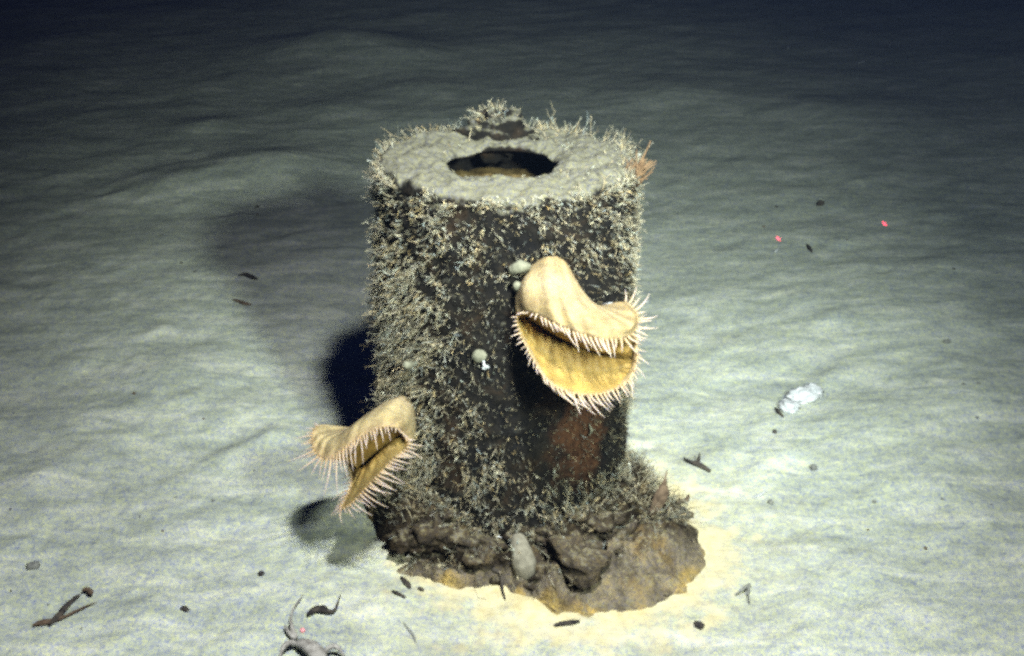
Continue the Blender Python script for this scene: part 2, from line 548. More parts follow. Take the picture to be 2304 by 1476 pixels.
def build_lid():
    nr, nt_ = 40, 220
    th = np.linspace(0, 2 * np.pi, nt_, endpoint=False)
    vs = []; fs = []
    for i in range(nr):
        t = i / (nr - 1)
        r0 = HR + (CR - 0.001 - HR) * t
        cx, cy = np.cos(th), np.sin(th)
        edge = 1 + 0.022 * perlin(cx * 3.2 + 5, cy * 3.2 + 5, 55) + 0.012 * perlin(cx * 9, cy * 9, 56)
        hole = 1 + 0.010 * perlin(cx * 2.2, cy * 2.2, 57)
        r = r0 * (edge * t + hole * (1 - t))
        x = AX + r * cx - 0.006 * (1 - t); y = AY + r * cy
        z = CH + 0.003 + 0.0055 * fbm(x * 26, y * 26, 61, 4) + 0.002 * fbm(x * 90, y * 90, 62, 2) + 0.006 * math.sin(math.pi * t) ** 0.7
        z = z - 0.010 * max(0.0, (t - 0.93) / 0.07) ** 2 - 0.004 * max(0.0, (0.12 - t) / 0.12) ** 2
        z = z + 0.006 * np.clip(-np.cos(th - 0.2), 0, 1) * t
        for k in range(nt_): vs.append((x[k], y[k], GZ + z[k]))
    for i in range(nr - 1):
        for k in range(nt_):
            k2 = (k + 1) % nt_
            fs.append((i * nt_ + k, (i + 1) * nt_ + k, (i + 1) * nt_ + k2, i * nt_ + k2))
    n0 = len(vs)
    for k in range(nt_):
        vs.append((vs[k][0], vs[k][1], GZ + CH - 0.002))
    for k in range(nt_):
        a = vs[(nr - 1) * nt_ + k]
        vs.append((AX + (a[0] - AX) * 0.985, AY + (a[1] - AY) * 0.985, GZ + CH - 0.007))
    for k in range(nt_):
        k2 = (k + 1) % nt_
        fs.append((k, k2, n0 + k2, n0 + k))
        fs.append((n0 + k, n0 + k2, n0 + nt_ + k2, n0 + nt_ + k))
        fs.append(((nr - 1) * nt_ + k2, (nr - 1) * nt_ + k, n0 + nt_ + k, n0 + nt_ + k2))
    return mesh('lid', vs, fs, M_LID, can)
build_lid()

# brown lump of concretion on the far rim
lp = flat_hit(1118, 318, GZ + CH)
mb = MB()
mb.blob((lp.x, lp.y, lp.z + 0.008), 0.036, 0.020, 0.030, 3, 0.5, 1.8, 0, 24, 34)
mb.blob((lp.x + 0.036, lp.y + 0.004, lp.z + 0.003), 0.020, 0.015, 0.010, 5, 0.5, 1.8, 0, 16, 24)
M_LUMP = rust_mat('brown_concretion', 0.2)
mb.build('rim_lump', M_LUMP, can)

# crust of corrosion and caked sediment spread round the foot, outline taken on the ground
OUT = [(1490, 1118), (1550, 1140), (1600, 1205), (1585, 1270), (1540, 1330), (1470, 1362), (1400, 1372), (1320, 1385), (1255, 1388), (1200, 1345),
       (1130, 1322), (1050, 1312), (970, 1305), (905, 1290), (893, 1250), (868, 1222), (850, 1190), (838, 1150), (862, 1110), (900, 1060)]
op = [flat_hit(a, b) for a, b in OUT]
ang = np.array([math.atan2(q.y - AY, q.x - AX) for q in op]); rad = np.array([math.hypot(q.x - AX, q.y - AY) for q in op])
ordr = np.argsort(ang); ang = ang[ordr]; rad = rad[ordr] * 1.05
def out_r(t):
    t = (t + np.pi) % (2 * np.pi) - np.pi
    return np.interp(t, np.r_[ang - 2 * np.pi, ang, ang + 2 * np.pi], np.r_[rad, rad, rad])
def px_of(x, y, z=0.0):
    d = y * CP - (z - CAMZ) * SP
    up = y * SP + (z - CAMZ) * CP
    return W / 2 + FPX * x / d, H_ / 2 - FPX * up / d

# lumps of the crust: pixel, radius, height
LUMPS = [(1290, 1225, .042, .036), (1175, 1195, .030, .030), (1050, 1195, .045, .030), (940, 1190, .040, .034), (1390, 1180, .045, .040),
         (1000, 1160, .03, .03), (1110, 1170, .035, .026), (1250, 1165, .035, .03), (1480, 1260, .075, .030), (1540, 1215, .05, .018),
         (1340, 1290, .03, .020), (1230, 1330, .03, .014), (1040, 1280, .05, .010), (900, 1130, .04, .04)]
LUMPS = [(flat_hit(a, b, 0.02), r, h) for a, b, r, h in LUMPS]
_rg = random.Random(5)
for _ in range(110):                              # small nodules of corrosion
    _t = _rg.uniform(-math.pi, math.pi); _r = CR + _rg.uniform(0.0, 0.075)
    if math.sin(_t) > .4: continue
    _k = _rg.uniform(.006, .017)
    LUMPS.append((Vector((AX + _r * math.cos(_t), AY + _r * math.sin(_t), 0)), _k, _k * _rg.uniform(.6, 1.3)))
CREV = [[(1345, 1250), (1400, 1215), (1480, 1180)], [(1215, 1240), (1240, 1275), (1300, 1300)], [(900, 1245), (1000, 1252), (1130, 1258)], [(1120, 1300), (1135, 1330)]]
CREV = [[flat_hit(a, b, 0.015) for a, b in c] for c in CREV]

def crust_h(x, y):
    t = np.arctan2(y - AY, x - AX); r = np.hypot(x - AX, y - AY)
    ro = out_r(t) * (1 + 0.05 * fbm(np.cos(t) * 5, np.sin(t) * 5, 71, 3))
    s = np.clip((ro - r) / np.maximum(ro - CR, 1e-3), 0, 1)          # 1 at the shell, 0 at the outline
    wd_ = 0.014 + 0.05 * np.clip((x + 0.02) / 0.12, 0, 1)
    edge = np.clip((ro - r) / wd_, 0, 1); edge = edge * edge * (3 - 2 * edge)
    h = edge * (0.007 + 0.010 * s + 0.026 * np.clip((0.185 - r) / 0.010, 0, 1))
    for q, rr, hh in LUMPS:
        h = h + 0.6 * edge * hh * np.exp(-(((x - q.x) ** 2 + (y - q.y) ** 2) / (rr * rr)) ** 2.2 * 1.6)
    for c in CREV:
        for a, b in zip(c[:-1], c[1:]):
            dx, dy = b.x - a.x, b.y - a.y
            tt = np.clip(((x - a.x) * dx + (y - a.y) * dy) / (dx * dx + dy * dy), 0, 1)
            dd = np.hypot(x - a.x - tt * dx, y - a.y - tt * dy)
            h = h - edge * 0.045 * np.exp(-(dd / 0.009) ** 2)
    h = h + edge * (0.007 * fbm(x * 38, y * 38, 81, 4) + 0.003 * fbm(x * 130, y * 130, 85, 2) - 0.010 * np.clip(0.18 - np.abs(perlin(x * 24, y * 24, 87)), 0, 1) / 0.18 * np.clip(1 - (r - CR) / 0.07, 0.25, 1))
    return ground_z(x, y) - 0.004 * (1 - edge) - 0.02 * (r > ro) + np.maximum(h, -0.004), ro, r

def crust_pt(px, py, dz=0.0):
    ts = np.linspace(0.9, 1.9, 1400)
    r = ray(px, py)
    z, ro, rr = crust_h(CAM.x + r.x * ts, CAM.y + r.y * ts)
    below = np.nonzero(CAM.z + r.z * ts < np.maximum(z, ground_z(CAM.x + r.x * ts, CAM.y + r.y * ts)))[0]
    p = CAM + r * float(ts[below[0]])
    p.z += dz
    return p
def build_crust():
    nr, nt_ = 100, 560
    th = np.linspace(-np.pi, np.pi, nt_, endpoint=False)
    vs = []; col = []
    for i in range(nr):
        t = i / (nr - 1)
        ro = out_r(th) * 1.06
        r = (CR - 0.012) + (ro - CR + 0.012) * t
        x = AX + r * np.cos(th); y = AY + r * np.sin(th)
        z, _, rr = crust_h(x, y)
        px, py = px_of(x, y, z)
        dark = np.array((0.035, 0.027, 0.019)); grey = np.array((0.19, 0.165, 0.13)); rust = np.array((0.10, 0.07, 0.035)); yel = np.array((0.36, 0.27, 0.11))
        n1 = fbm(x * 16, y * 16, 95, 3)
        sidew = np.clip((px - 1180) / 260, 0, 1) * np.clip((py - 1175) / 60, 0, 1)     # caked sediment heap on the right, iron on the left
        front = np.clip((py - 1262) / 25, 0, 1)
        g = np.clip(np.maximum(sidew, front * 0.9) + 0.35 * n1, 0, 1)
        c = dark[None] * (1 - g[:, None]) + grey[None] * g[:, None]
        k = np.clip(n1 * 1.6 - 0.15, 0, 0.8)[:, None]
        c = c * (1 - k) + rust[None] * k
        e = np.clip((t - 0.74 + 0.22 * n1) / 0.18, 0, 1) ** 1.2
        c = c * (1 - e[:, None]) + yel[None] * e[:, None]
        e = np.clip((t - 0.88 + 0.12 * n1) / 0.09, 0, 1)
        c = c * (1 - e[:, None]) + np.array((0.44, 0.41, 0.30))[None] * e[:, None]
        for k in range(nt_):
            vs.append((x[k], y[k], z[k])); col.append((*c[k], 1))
    fs = []
    for i in range(nr - 1):
        for k in range(nt_):
            k2 = (k + 1) % nt_
            fs.append((i * nt_ + k, (i + 1) * nt_ + k, (i + 1) * nt_ + k2, i * nt_ + k2))
    nb = MB(); rg = random.Random(9)
    spots = [(1290, 1235, .034), (1235, 1190, .022), (1180, 1195, .020), (1060, 1205, .028), (985, 1185, .026), (930, 1205, .024), (1395, 1195, .030),
             (1340, 1165, .020), (1450, 1165, .020), (1110, 1165, .020), (1020, 1140, .022), (1230, 1290, .018), (1300, 1310, .016), (1080, 1245, .018), (960, 1255, .016)]
    spots = [(a, b_, r) for a, b_, r in spots] + [(rg.uniform(890, 1500), rg.uniform(1120, 1330), rg.uniform(.005, .013)) for _ in range(40)]
    for i, (a, b_, r) in enumerate(spots):
        q = crust_pt(a, b_)
        if math.hypot(q.x - AX, q.y - AY) > float(out_r(np.array(math.atan2(q.y - AY, q.x - AX)))) - .01: continue
        n0 = len(nb.v)
        nb.blob((q.x, q.y, q.z - r * .12), r * rg.uniform(.9, 1.2), r * rg.uniform(.8, 1.1), r * rg.uniform(.42, .62), i, .75, 1.7, rg.uniform(0, 6), 14 if r > .015 else 9, 22 if r > .015 else 13)
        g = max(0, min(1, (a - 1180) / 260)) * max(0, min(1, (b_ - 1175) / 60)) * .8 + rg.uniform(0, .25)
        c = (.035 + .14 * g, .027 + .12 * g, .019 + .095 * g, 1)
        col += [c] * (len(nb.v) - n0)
    n0 = len(vs)
    vs += nb.v; fs += [tuple(k + n0 for k in f) for f in nb.f]
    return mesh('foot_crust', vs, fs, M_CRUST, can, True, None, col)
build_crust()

# ------------------------------------------------------------------ hydroid turf on the canister
BARE_AND_SHADED = [(1110, 700, 100, 72, .88), (1130, 820, 120, 90, .78), (1190, 920, 90, 140, .96), (1310, 965, 110, 95, .99), (1150, 525, 55, 60, .75),  # thinned growth: bare patches, one also standing in for the anemone's cast shadow
        (1360, 630, 65, 50, .7), (890, 470, 45, 45, .7), (1110, 960, 60, 50, .5), (1290, 1060, 130, 60, .5), (1250, 750, 120, 130, .95), (915, 945, 35, 60, 1.0),
        (1040, 640, 40, 50, .4), (1000, 900, 30, 60, .3), (960, 560, 26, 22, .6), (1060, 530, 24, 40, .6), (1270, 530, 26, 30, .5), (880, 600, 22, 30, .5)]

hyd = MB()
def hydroid(p, n, length, droop, rad=0.0005, bright=1.0, crown=5, side=None, branch=0.5):
    p = Vector(p); n = Vector(n).normalized()
    length *= float(np.clip(RNG.lognormal(-.05, .35), .5, 2.2))
    jit = Vector((RNG.normal(0, .38), RNG.normal(0, .38), RNG.normal(0, .38)))
    d = (n + jit).normalized()
    if side is not None: d = (d + side).normalized()
    bend = Vector((RNG.normal(0, .6), RNG.normal(0, .6), RNG.normal(0, .6) + droop))
    pts = [p - n * 0.002]; q = p.copy()
    seg = 3
    for i in range(seg):
        d = (d + bend * 0.35).normalized()
        q = q + d * (length / seg)
        pts.append(q.copy())
    tone = float(RNG.lognormal(-.08, .30)) * bright
    warm = float(RNG.normal(0, .03))
    cb = (0.07 * tone, 0.058 * tone, 0.035 * tone, 1)
    ct = ((0.345 + warm) * tone, 0.32 * tone, (0.24 - warm) * tone, 1)
    cm = tuple(0.5 * a + 0.5 * b for a, b in zip(cb, ct))
    hyd.tube(pts, [rad * 1.3, rad, rad * .8, rad * .55], 3, 1.0, None, [cb, cm, ct, ct])
    a = d.cross(Vector((0.2, 0.9, 0.3))).normalized(); b = d.cross(a)
    if crown and RNG.random() < branch:           # a side branch or two
        for k in range(RNG.integers(1, 4)):
            o = pts[int(RNG.integers(1, 4))]
            an = RNG.uniform(0, 6.28)
            dd = (d * .7 + a * math.cos(an) + b * math.sin(an)).normalized()
            l2 = length * RNG.uniform(.2, .5)
            hyd.tube([o, o + dd * l2 * .5, o + dd * l2 + d * l2 * .15], [rad * .8, rad * .65, rad * .4], 3, 1.0, None, [cm, ct, ct])
    if crown:
        L = length * 0.10 + 0.0009
        vs = []; fs = []
        for k in range(crown):
            an = 2 * math.pi * (k + RNG.uniform(-.3, .3)) / crown
            o = a * math.cos(an) + b * math.sin(an)
            w = (a * -math.sin(an) + b * math.cos(an)) * rad * 0.7
            tip = q + o * L * RNG.uniform(.6, 1.1) + d * L * RNG.uniform(.2, 1.0)
            i = len(vs)
            vs += [q - w, q + w, tip]; fs.append((i, i + 1, i + 2))
        hyd.add(vs, fs, [(ct[0] * 1.1, ct[1] * 1.1, ct[2] * 1.15, 1)] * len(vs))

def side_turf():
    N = 46000
    th = RNG.uniform(0, 2 * np.pi, N); zz = RNG.uniform(0.03, CH, N)
    clump = fbm(th * 7.5, zz * 46, 101, 3)
    patch = fbm(th * 1.9, zz * 9, 103, 2)
    for k in range(N):
        t, z = th[k], zz[k]
        n = Vector((math.cos(t), math.sin(t), 0))
        p = Vector((AX + CR * n.x, AY + CR * n.y, GZ + z)) + n * 0.002
        facing = n.dot(Vector((AX, AY, 0)).normalized()) < 0.25
        if not facing and RNG.random() < 0.65: continue
        px, py = to_px(p)
        upper = max(0.0, min(1.0, (720 - py) / 120.0))
        dens = 0.19 + 0.13 * upper + 1.25 * max(-0.3, min(0.65, clump[k] * 1.5 + patch[k] * 0.5 + 0.08))
        left = max(0.0, min(1.0, (1010 - px) / 120.0)) * max(0.0, min(1.0, (py - 540) / 100.0))
        dens += 0.45 * left
        if facing:
            for (ex, ey, ax, ay, s) in BARE_AND_SHADED:
                e = ((px - ex) / ax) ** 2 + ((py - ey) / ay) ** 2
                if e < 1.3: dens *= 1 - s * min(1.0, (1.3 - e) / 0.4)
        if RNG.random() > dens:
            if facing and RNG.random() < 0.22: hydroid(p, n, RNG.uniform(.002, .006), -.1, .00045, RNG.uniform(.25, .7), 0)
            continue
        hi = (z / CH)
        L = RNG.uniform(0.005, 0.0125) * (0.9 + 0.45 * left) * (0.85 + 0.3 * (1 - hi))
        if px > 1180 and py < 700: L *= 0.85
        droop = -0.15 + 0.25 * (hi > 0.9) - 0.55 * left
        sd = Vector((-0.75, -0.05, -0.40)) * left if left > 0 else None
        hydroid(p, n, L, droop, RNG.uniform(.00030, .00050), RNG.uniform(.65, 1.2), 4, sd, 0.3)
side_turf()

def rim_turf():
    for k in range(4200):
        t = RNG.uniform(0, 2 * np.pi)
        back = math.sin(t)                       # +1 far side, -1 near side
        r = CR - abs(RNG.normal(0, 0.010 if back > -0.2 else 0.004))
        n = Vector((math.cos(t), math.sin(t), 0))
        g = perlin(np.array(math.cos(t) * 5.0), np.array(math.sin(t) * 5.0), 111)
        if RNG.random() > 0.40 + 1.1 * float(g) + 0.25 * back: continue
        p = Vector((AX + r * n.x, AY + r * n.y, GZ + CH - 0.002))
        L = RNG.uniform(.006, .015) * (1.1 if back > 0 else .75)
        hydroid(p, n * 0.75 + Vector((0, 0, .8)), L, 0.25, RNG.uniform(.0004, .0007), RNG.uniform(.6, 1.0))
    for k in range(260):                          # bush on the brown lump
        a = RNG.uniform(0, 2 * np.pi); s = RNG.random() ** .5
        p = Vector((lp.x + 0.022 * s * math.cos(a) - .002, lp.y + .006 + 0.009 * s * math.sin(a), lp.z + 0.020 + 0.012 * (1 - s)))
        hydroid(p, (math.cos(a) * s, math.sin(a) * s, 1.0), RNG.uniform(.007, .017), .2, .00045, RNG.uniform(.8, 1.1))
    for k in range(170):
        a = RNG.normal(0, 1); q = flat_hit(1262 + 60 * a, 300 + 9 * abs(a), GZ + CH)
        if math.hypot(q.x - AX, q.y - AY) > CR + .004: continue
        hydroid(q, (0.2 * a, .2, 1.0), RNG.uniform(.006, .016), .2, .0006, RNG.uniform(.7, 1.0))
    for k in range(650):                          # low scattered stubs on the lid
        t = RNG.uniform(0, 2 * np.pi); r = RNG.uniform(HR + .01, CR - .005)
        if RNG.random() > .25 + .6 * max(0, math.cos(t - 0.2)): continue
        hydroid((AX + r * math.cos(t), AY + r * math.sin(t), GZ + CH + .004), (0, 0, 1), RNG.uniform(.003, .007), 0, .0007, RNG.uniform(.7, 1.0), 5)
rim_turf()

def foot_turf():
    n = 0
    while n < 7500:
        t = RNG.uniform(-np.pi, np.pi); r = CR + RNG.uniform(0.0, 0.085)
        if math.sin(t) > .5: continue
        x, y = AX + r * math.cos(t), AY + r * math.sin(t)
        n += 1
        z, ro, rr = crust_h(np.array([x]), np.array([y]))
        if r > ro[0] - .012: continue
        px, py = px_of(x, y, float(z[0]))
        g = float(perlin(np.array(x * 28), np.array(y * 28), 121))
        w = 0.45 + 0.9 * g
        if px > 1330 and py > 1190: w *= 0.15
        if py > 1265: w *= 0.25
        if px < 1150: w += 0.15
        if RNG.random() > w: continue
        hydroid((x, y, float(z[0]) + RNG.uniform(0, .006)), (math.cos(t) * .7, math.sin(t) * .7, .8), RNG.uniform(.006, .018), .1, RNG.uniform(.0004, .0006), RNG.uniform(.5, .9))
foot_turf()
ho = hyd.build('hydroid_turf', M_HYD)
tag(ho, 'bristly pale hydroid growth furring the dark canister sides and rim', 'hydroids', None, 'stuff')

# ------------------------------------------------------------------ flytrap anemones
def anemone(name, ref_px, rings, tints, rim_i, tents, label, n_around=150, n_across=70):
    hitp = cyl_hit(*ref_px)
    d0 = (hitp - CAM).y * CP - (hitp - CAM).z * SP
    def P(c): return np.array(at_depth(c[0], c[1], d0 - c[2]))
    R3 = [np.array([P(c) for c in ring]) for ring in rings]
    loops = np.array([spline(r, n_around, True) for r in R3])            # rings x around x 3
    m = len(loops)
    rows = []; trow = []
    tt = np.array(tints, dtype=float)
    for j in range(n_across):
        rows.append(None)
    cols = np.array([spline(loops[:, k], n_across) for k in range(n_around)])   # around x across x 3
    tcol = spline(tt, n_across)
    vs = []; col = []
    for j in range(n_across):
        for k in range(n_around):
            fold = Vector(cols[k, j]) + (CAM - Vector(cols[k, j])).normalized() * (0.0016 * math.sin(k * 0.75 + 1.3 * math.sin(k * .23)) + 0.0012 * mnoise.fractal(Vector(cols[k, j]) * 60, 0.8, 2.0, 3))
            vs.append(tuple(fold)); c = np.clip(tcol[j], 0.0, 1)
            # faint streaks running from column to margin
            s = 1 + 0.13 * math.sin(k * 0.9 + 0.7 * math.sin(k * 0.31)) * min(1, j / n_across * 2)
            s *= 1 + 0.22 * mnoise.fractal(Vector(cols[k, j]) * 45, 0.8, 2.0, 4)
            col.append((c[0] * s, c[1] * s, c[2] * s, 1))
    fs = []
    for j in range(n_across - 1):
        for k in range(n_around):
            k2 = (k + 1) % n_around
            fs.append((j * n_around + k, j * n_around + k2, (j + 1) * n_around + k2, (j + 1) * n_around + k))
    base = Vector(np.mean(R3[0], axis=0))
    body = mesh(name, vs, fs, M_ANEM, None, True, base, col)
    tag(body, label, 'anemone', 'flytrap anemones on the canister')
    # tentacles along the margin
    rim = rings[rim_i]; K = len(rim)
    tab = np.array([list(r) + list(t) for r, t in zip(rim, tents)], dtype=float)   # px py off | dx dy doff len bx by
    n_t = 92
    dense = spline(tab, 900, True)
    seg = np.linalg.norm(np.diff(np.vstack([dense, dense[:1]])[:, :2], axis=0), axis=1)
    cum = np.r_[0, np.cumsum(seg)]
    for i in range(n_t):
        s = (i + random.uniform(-.22, .22)) / n_t * cum[-1] % cum[-1]
        a = dense[min(899, int(np.searchsorted(cum, s)) - 1 if s > 0 else 0)]
        inner = (i % 2 == 1)
        L = a[6] * random.uniform(.66, 1.14) * (0.72 if inner else 1.05)
        if L < 6: continue
        d = np.array(a[3:6]); d = d / (np.linalg.norm(d) + 1e-9)
        d = d + np.array([random.gauss(0, .07), random.gauss(0, .07), random.gauss(0, .15)])
        bx, by = a[7] * 1.15 + random.gauss(0, .14), a[8] * 1.15 + random.gauss(0, .14)
        pts = []; nseg = 8
        for q in range(nseg + 1):
            u = q / nseg
            ox = L * (d[0] * u + bx * u * u); oy = L * (d[1] * u + by * u * u)
            off = a[2] + (L / 1900.0) * d[2] * u + (0.003 if inner else 0.0) * (1 - u)
            pts.append(at_depth(a[0] + ox - d[0] * 3, a[1] + oy - d[1] * 3, d0 - off))
        r0 = 0.00150 * (0.75 + 0.25 * min(1.0, L / 45.0))
        radii = [r0 * (1.15 - 0.98 * (q / nseg) ** 0.8) for q in range(nseg + 1)]
        w = random.uniform(.9, 1.08)
        cA = (0.33 * w, 0.23 * w, 0.12 * w, 1); cB = (0.42 * w, 0.325 * w, 0.28 * w, 1)
        cc = [tuple(x + (y - x) * min(1, q / 4) for x, y in zip(cA, cB)) for q in range(nseg + 1)]
        t = MB(); t.tube(pts, radii, 7, 1.0, None, cc)
        t.build('tentacle', M_TENT, body)
    return body

def lerp_ring(a, b, t, doff=0.0):
    return [(x[0] + (y[0] - x[0]) * t, x[1] + (y[1] - x[1]) * t, x[2] + (y[2] - x[2]) * t + doff) for x, y in zip(a, b)]

# --- the large one, high on the right of the canister
rim = [(1163, 712, .025), (1190, 703, .050), (1230, 720, .068), (1280, 742, .078), (1335, 760, .080), (1390, 764, .070),
       (1426, 750, .048), (1437, 712, .028), (1408, 679, .006), (1418, 722, -.005), (1434, 778, .012), (1430, 830, .030),
       (1402, 868, .045), (1345, 888, .058), (1285, 884, .063), (1234, 858, .055), (1196, 803, .040), (1170, 752, .030)]
m2 = [(1159, 692, .015), (1176, 676, .046), (1215, 680, .068), (1265, 697, .080), (1322, 716, .083), (1378, 728, .074),
      (1412, 730, .066), (1418, 705, .050), (1390, 679, .024), (1385, 708, -.015), (1405, 775, -.012), (1398, 820, -.004),
      (1368, 845, .006), (1328, 856, .010), (1280, 848, .012), (1236, 818, .010), (1200, 768, .006), (1172, 725, .005)]
m1 = [(1160, 665, .005), (1176, 636, .036), (1214, 632, .054), (1255, 646, .062), (1294, 664, .060), (1326, 680, .050),
      (1338, 682, .040), (1338, 684, .025), (1330, 688, .000), (1318, 702, -.025), (1312, 722, -.025), (1300, 740, -.018),
      (1280, 750, -.012), (1260, 750, -.008), (1238, 740, -.006), (1214, 725, -.006), (1194, 705, -.006), (1172, 685, -.004)]
m0 = [(1176, 645, -.006), (1186, 608, .016), (1212, 588, .026), (1245, 580, .026), (1270, 590, .022), (1287, 612, .016),
      (1294, 635, .008), (1294, 650, -.002), (1289, 665, -.012), (1281, 675, -.018), (1271, 680, -.018), (1259, 683, -.016),
      (1246, 683, -.014), (1233, 680, -.012), (1221, 676, -.012), (1209, 670, -.012), (1198, 662, -.012), (1186, 653, -.010)]
b0 = [(x + (1238 - x) * .05, y + (635 - y) * .05 + (-4), z - .035) for x, y, z in m0]
groove = [(1185, 722, .018), (1200, 724, .018), (1238, 748, .020), (1285, 772, .022), (1335, 790, .022), (1380, 796, .020),
          (1405, 796, .016), (1415, 796, .012), (1418, 798, .010), (1420, 802, .008), (1415, 806, .010), (1400, 808, .016),
          (1375, 808, .020), (1335, 804, .022), (1285, 790, .021), (1240, 766, .020), (1205, 742, .018), (1190, 730, .018)]
lipi = lerp_ring(rim, groove, .10, -.002)
midi = lerp_ring(rim, groove, .55, -.012)
end = [(x + (1305 - x) * .35, y + (775 + (x - 1305) * .3 - y) * .8, z - .014) for x, y, z in groove]
tan, tan2, och, och2, pink = (.275, .205, .11), (.29, .23, .14), (.28, .19, .062), (.20, .125, .032), (.37, .265, .17)
T1 = [  # dx dy doff len bx by
    (-1, -.1, .3, 22, 0, 0), (-.6, .2, .6, 20, 0, .2), (.25, .9, .6, 28, .1, .1), (.4, 1, .5, 42, .12, .1), (.42, 1, .4, 48, .05, .1), (.35, 1, .3, 44, -.1, .05),
    (.9, .45, .2, 42, .05, .05), (1, -.15, .1, 46, .02, -.1), (.35, -1, 0, 40, -.3, 0), (.9, -.5, -.3, 30, 0, 0), (1, .3, -.3, 26, .1, 0), (.9, .5, 0, 28, -.1, .2),
    (.7, .9, .1, 40, -.2, .2), (.35, 1, .2, 54, .42, -.06), (.2, 1, .2, 56, .55, -.10), (.05, 1, .2, 44, .5, -.1), (-.55, .65, .2, 20, .2, .2), (-.95, .15, .3, 22, 0, .2)]
anemone('flytrap_anemone', (1140, 700), [b0, m0, m1, m2, lerp_ring(m2, rim, .75, .004), rim, lipi, midi, groove, end],
        [tan, tan, tan2, tan, tan, pink, och, och, och2, och2], 5, T1,
        'large tan flytrap anemone folded open high on the right of the canister')

# --- the smaller one, low on the left
rim = [(912, 985, -.010), (893, 964, .015), (855, 963, .027), (815, 982, .032), (775, 1010, .032), (740, 1034, .025),
       (713, 1024, .010), (699, 992, -.005), (712, 958, -.020), (745, 985, -.050), (786, 1060, -.034), (784, 1105, -.016),
       (766, 1146, .000), (795, 1130, .020), (840, 1082, .030), (885, 1034, .025), (918, 1006, .005)]
m2 = [(930, 970, -.030), (915, 938, -.002), (872, 927, .012), (830, 938, .020), (790, 960, .020), (757, 983, .014),
      (738, 984, .006), (728, 972, -.010), (735, 955, -.025), (765, 975, -.062), (802, 1050, -.062), (812, 1085, -.052),
      (805, 1108, -.042), (825, 1095, -.032), (857, 1058, -.022), (897, 1018, -.020), (928, 995, -.030)]
m1 = [(938, 960, -.045), (928, 915, -.020), (900, 897, -.008), (868, 904, -.006), (842, 921, -.010), (828, 943, -.020),
      (826, 954, -.030), (827, 960, -.045), (832, 966, -.060), (840, 985, -.078), (850, 1018, -.085), (860, 1038, -.080),
      (870, 1043, -.074), (880, 1038, -.068), (895, 1024, -.062), (914, 1006, -.058), (930, 985, -.052)]
m0 = [(940, 960, -.048), (934, 920, -.040), (916, 892, -.038), (898, 891, -.044), (884, 904, -.056), (877, 925, -.068),
      (875, 940, -.075), (875, 950, -.080), (876, 960, -.084), (880, 972, -.086), (886, 985, -.084), (893, 993, -.080),
      (902, 998, -.074), (912, 997, -.068), (922, 992, -.062), (931, 983, -.056), (938, 972, -.050)]
b0 = [(x + 10, y, z - .045) for x, y, z in m0]
groove = [(905, 990, -.028), (893, 990, -.018), (862, 992, -.012), (828, 1010, -.010), (795, 1035, -.012), (782, 1048, -.016),
          (780, 1054, -.020), (782, 1056, -.026), (785, 1058, -.034), (788, 1060, -.040), (795, 1066, -.040), (800, 1070, -.032),
          (806, 1072, -.024), (822, 1062, -.014), (848, 1036, -.012), (878, 1008, -.016), (898, 996, -.024)]
groove = [(x + 3, y - 14, z) for x, y, z in groove]
rim = [(x, y, z + .020) for x, y, z in rim]; m2 = [(x, y, z + .016) for x, y, z in m2]; groove = [(x, y, z + .020) for x, y, z in groove]
lipi = lerp_ring(rim, groove, .10, -.002)
midi = lerp_ring(rim, groove, .55, -.008)
end = [(x + (840 - x) * .35, y + (1030 - (x - 840) * .5 - y) * .8, z - .014) for x, y, z in groove]
T2 = [(.9, .3, .2, 26, 0, 0), (.35, .9, .5, 18, -.1, .2), (.35, 1, .5, 30, -.1, .2), (.2, 1, .5, 46, -.1, .2), (.0, 1, .4, 60, .1, .3), (-.2, 1, .3, 58, .15, .2),
      (-.8, .65, .2, 58, -.1, .1), (-1, .3, 0, 34, 0, .1), (-.8, -.5, -.1, 22, 0, 0), (-.8, .3, -.3, 22, 0, 0), (-.9, .4, -.2, 24, 0, .2), (-1, .1, 0, 34, -.1, .3),
      (-.3, 1, .2, 34, .1, .1), (.6, .9, .2, 40, .35, -.1), (.8, .62, .2, 52, .25, .02), (.95, .22, .2, 52, .2, .12), (1, .1, .2, 38, .1, .1)]
anemone('flytrap_anemone', (1140, 1000), [b0, m0, m1, m2, lerp_ring(m2, rim, .75, .004), rim, lipi, midi, groove, end],
        [tan, tan, tan2, (.31, .25, .14), tan, pink, (.31, .225, .09), (.28, .20, .07), och2, och2], 5, T2,
        'smaller tan flytrap anemone reaching sideways low on the left of the canister')

# ------------------------------------------------------------------ small animals and shells on the canister
def on_cyl(px, py, lift=0.0):
    q = cyl_hit(px, py)
    n = Vector((q.x - AX, q.y - AY, 0)).normalized()
    return q + n * lift, n

q, n = on_cyl(1080, 797, .004)
mb = MB(); mb.blob(q, .0082, .006, .0075, 21, .15)
sh = mb.build('shell_disc', M_PALE, None, q)
tag(sh, 'small round pale shell on the bare dark middle of the canister', 'shell')
q2, n2 = on_cyl(1094, 822, .005)
mb = MB(); mb.tube([on_cyl(1090, 805, .006)[0], on_cyl(1092, 814, .008)[0], on_cyl(1097, 823, .006)[0]], [.0012, .0014, .002], 6)
mb.blob(q2, .0042, .003, .0022, 22, .3, 1.6, .4)
o = mb.build('shell_fragment', M_WHITE, None, q2)
tag(o, 'tiny white shell fragment just below the round pale shell on the canister', 'shell')

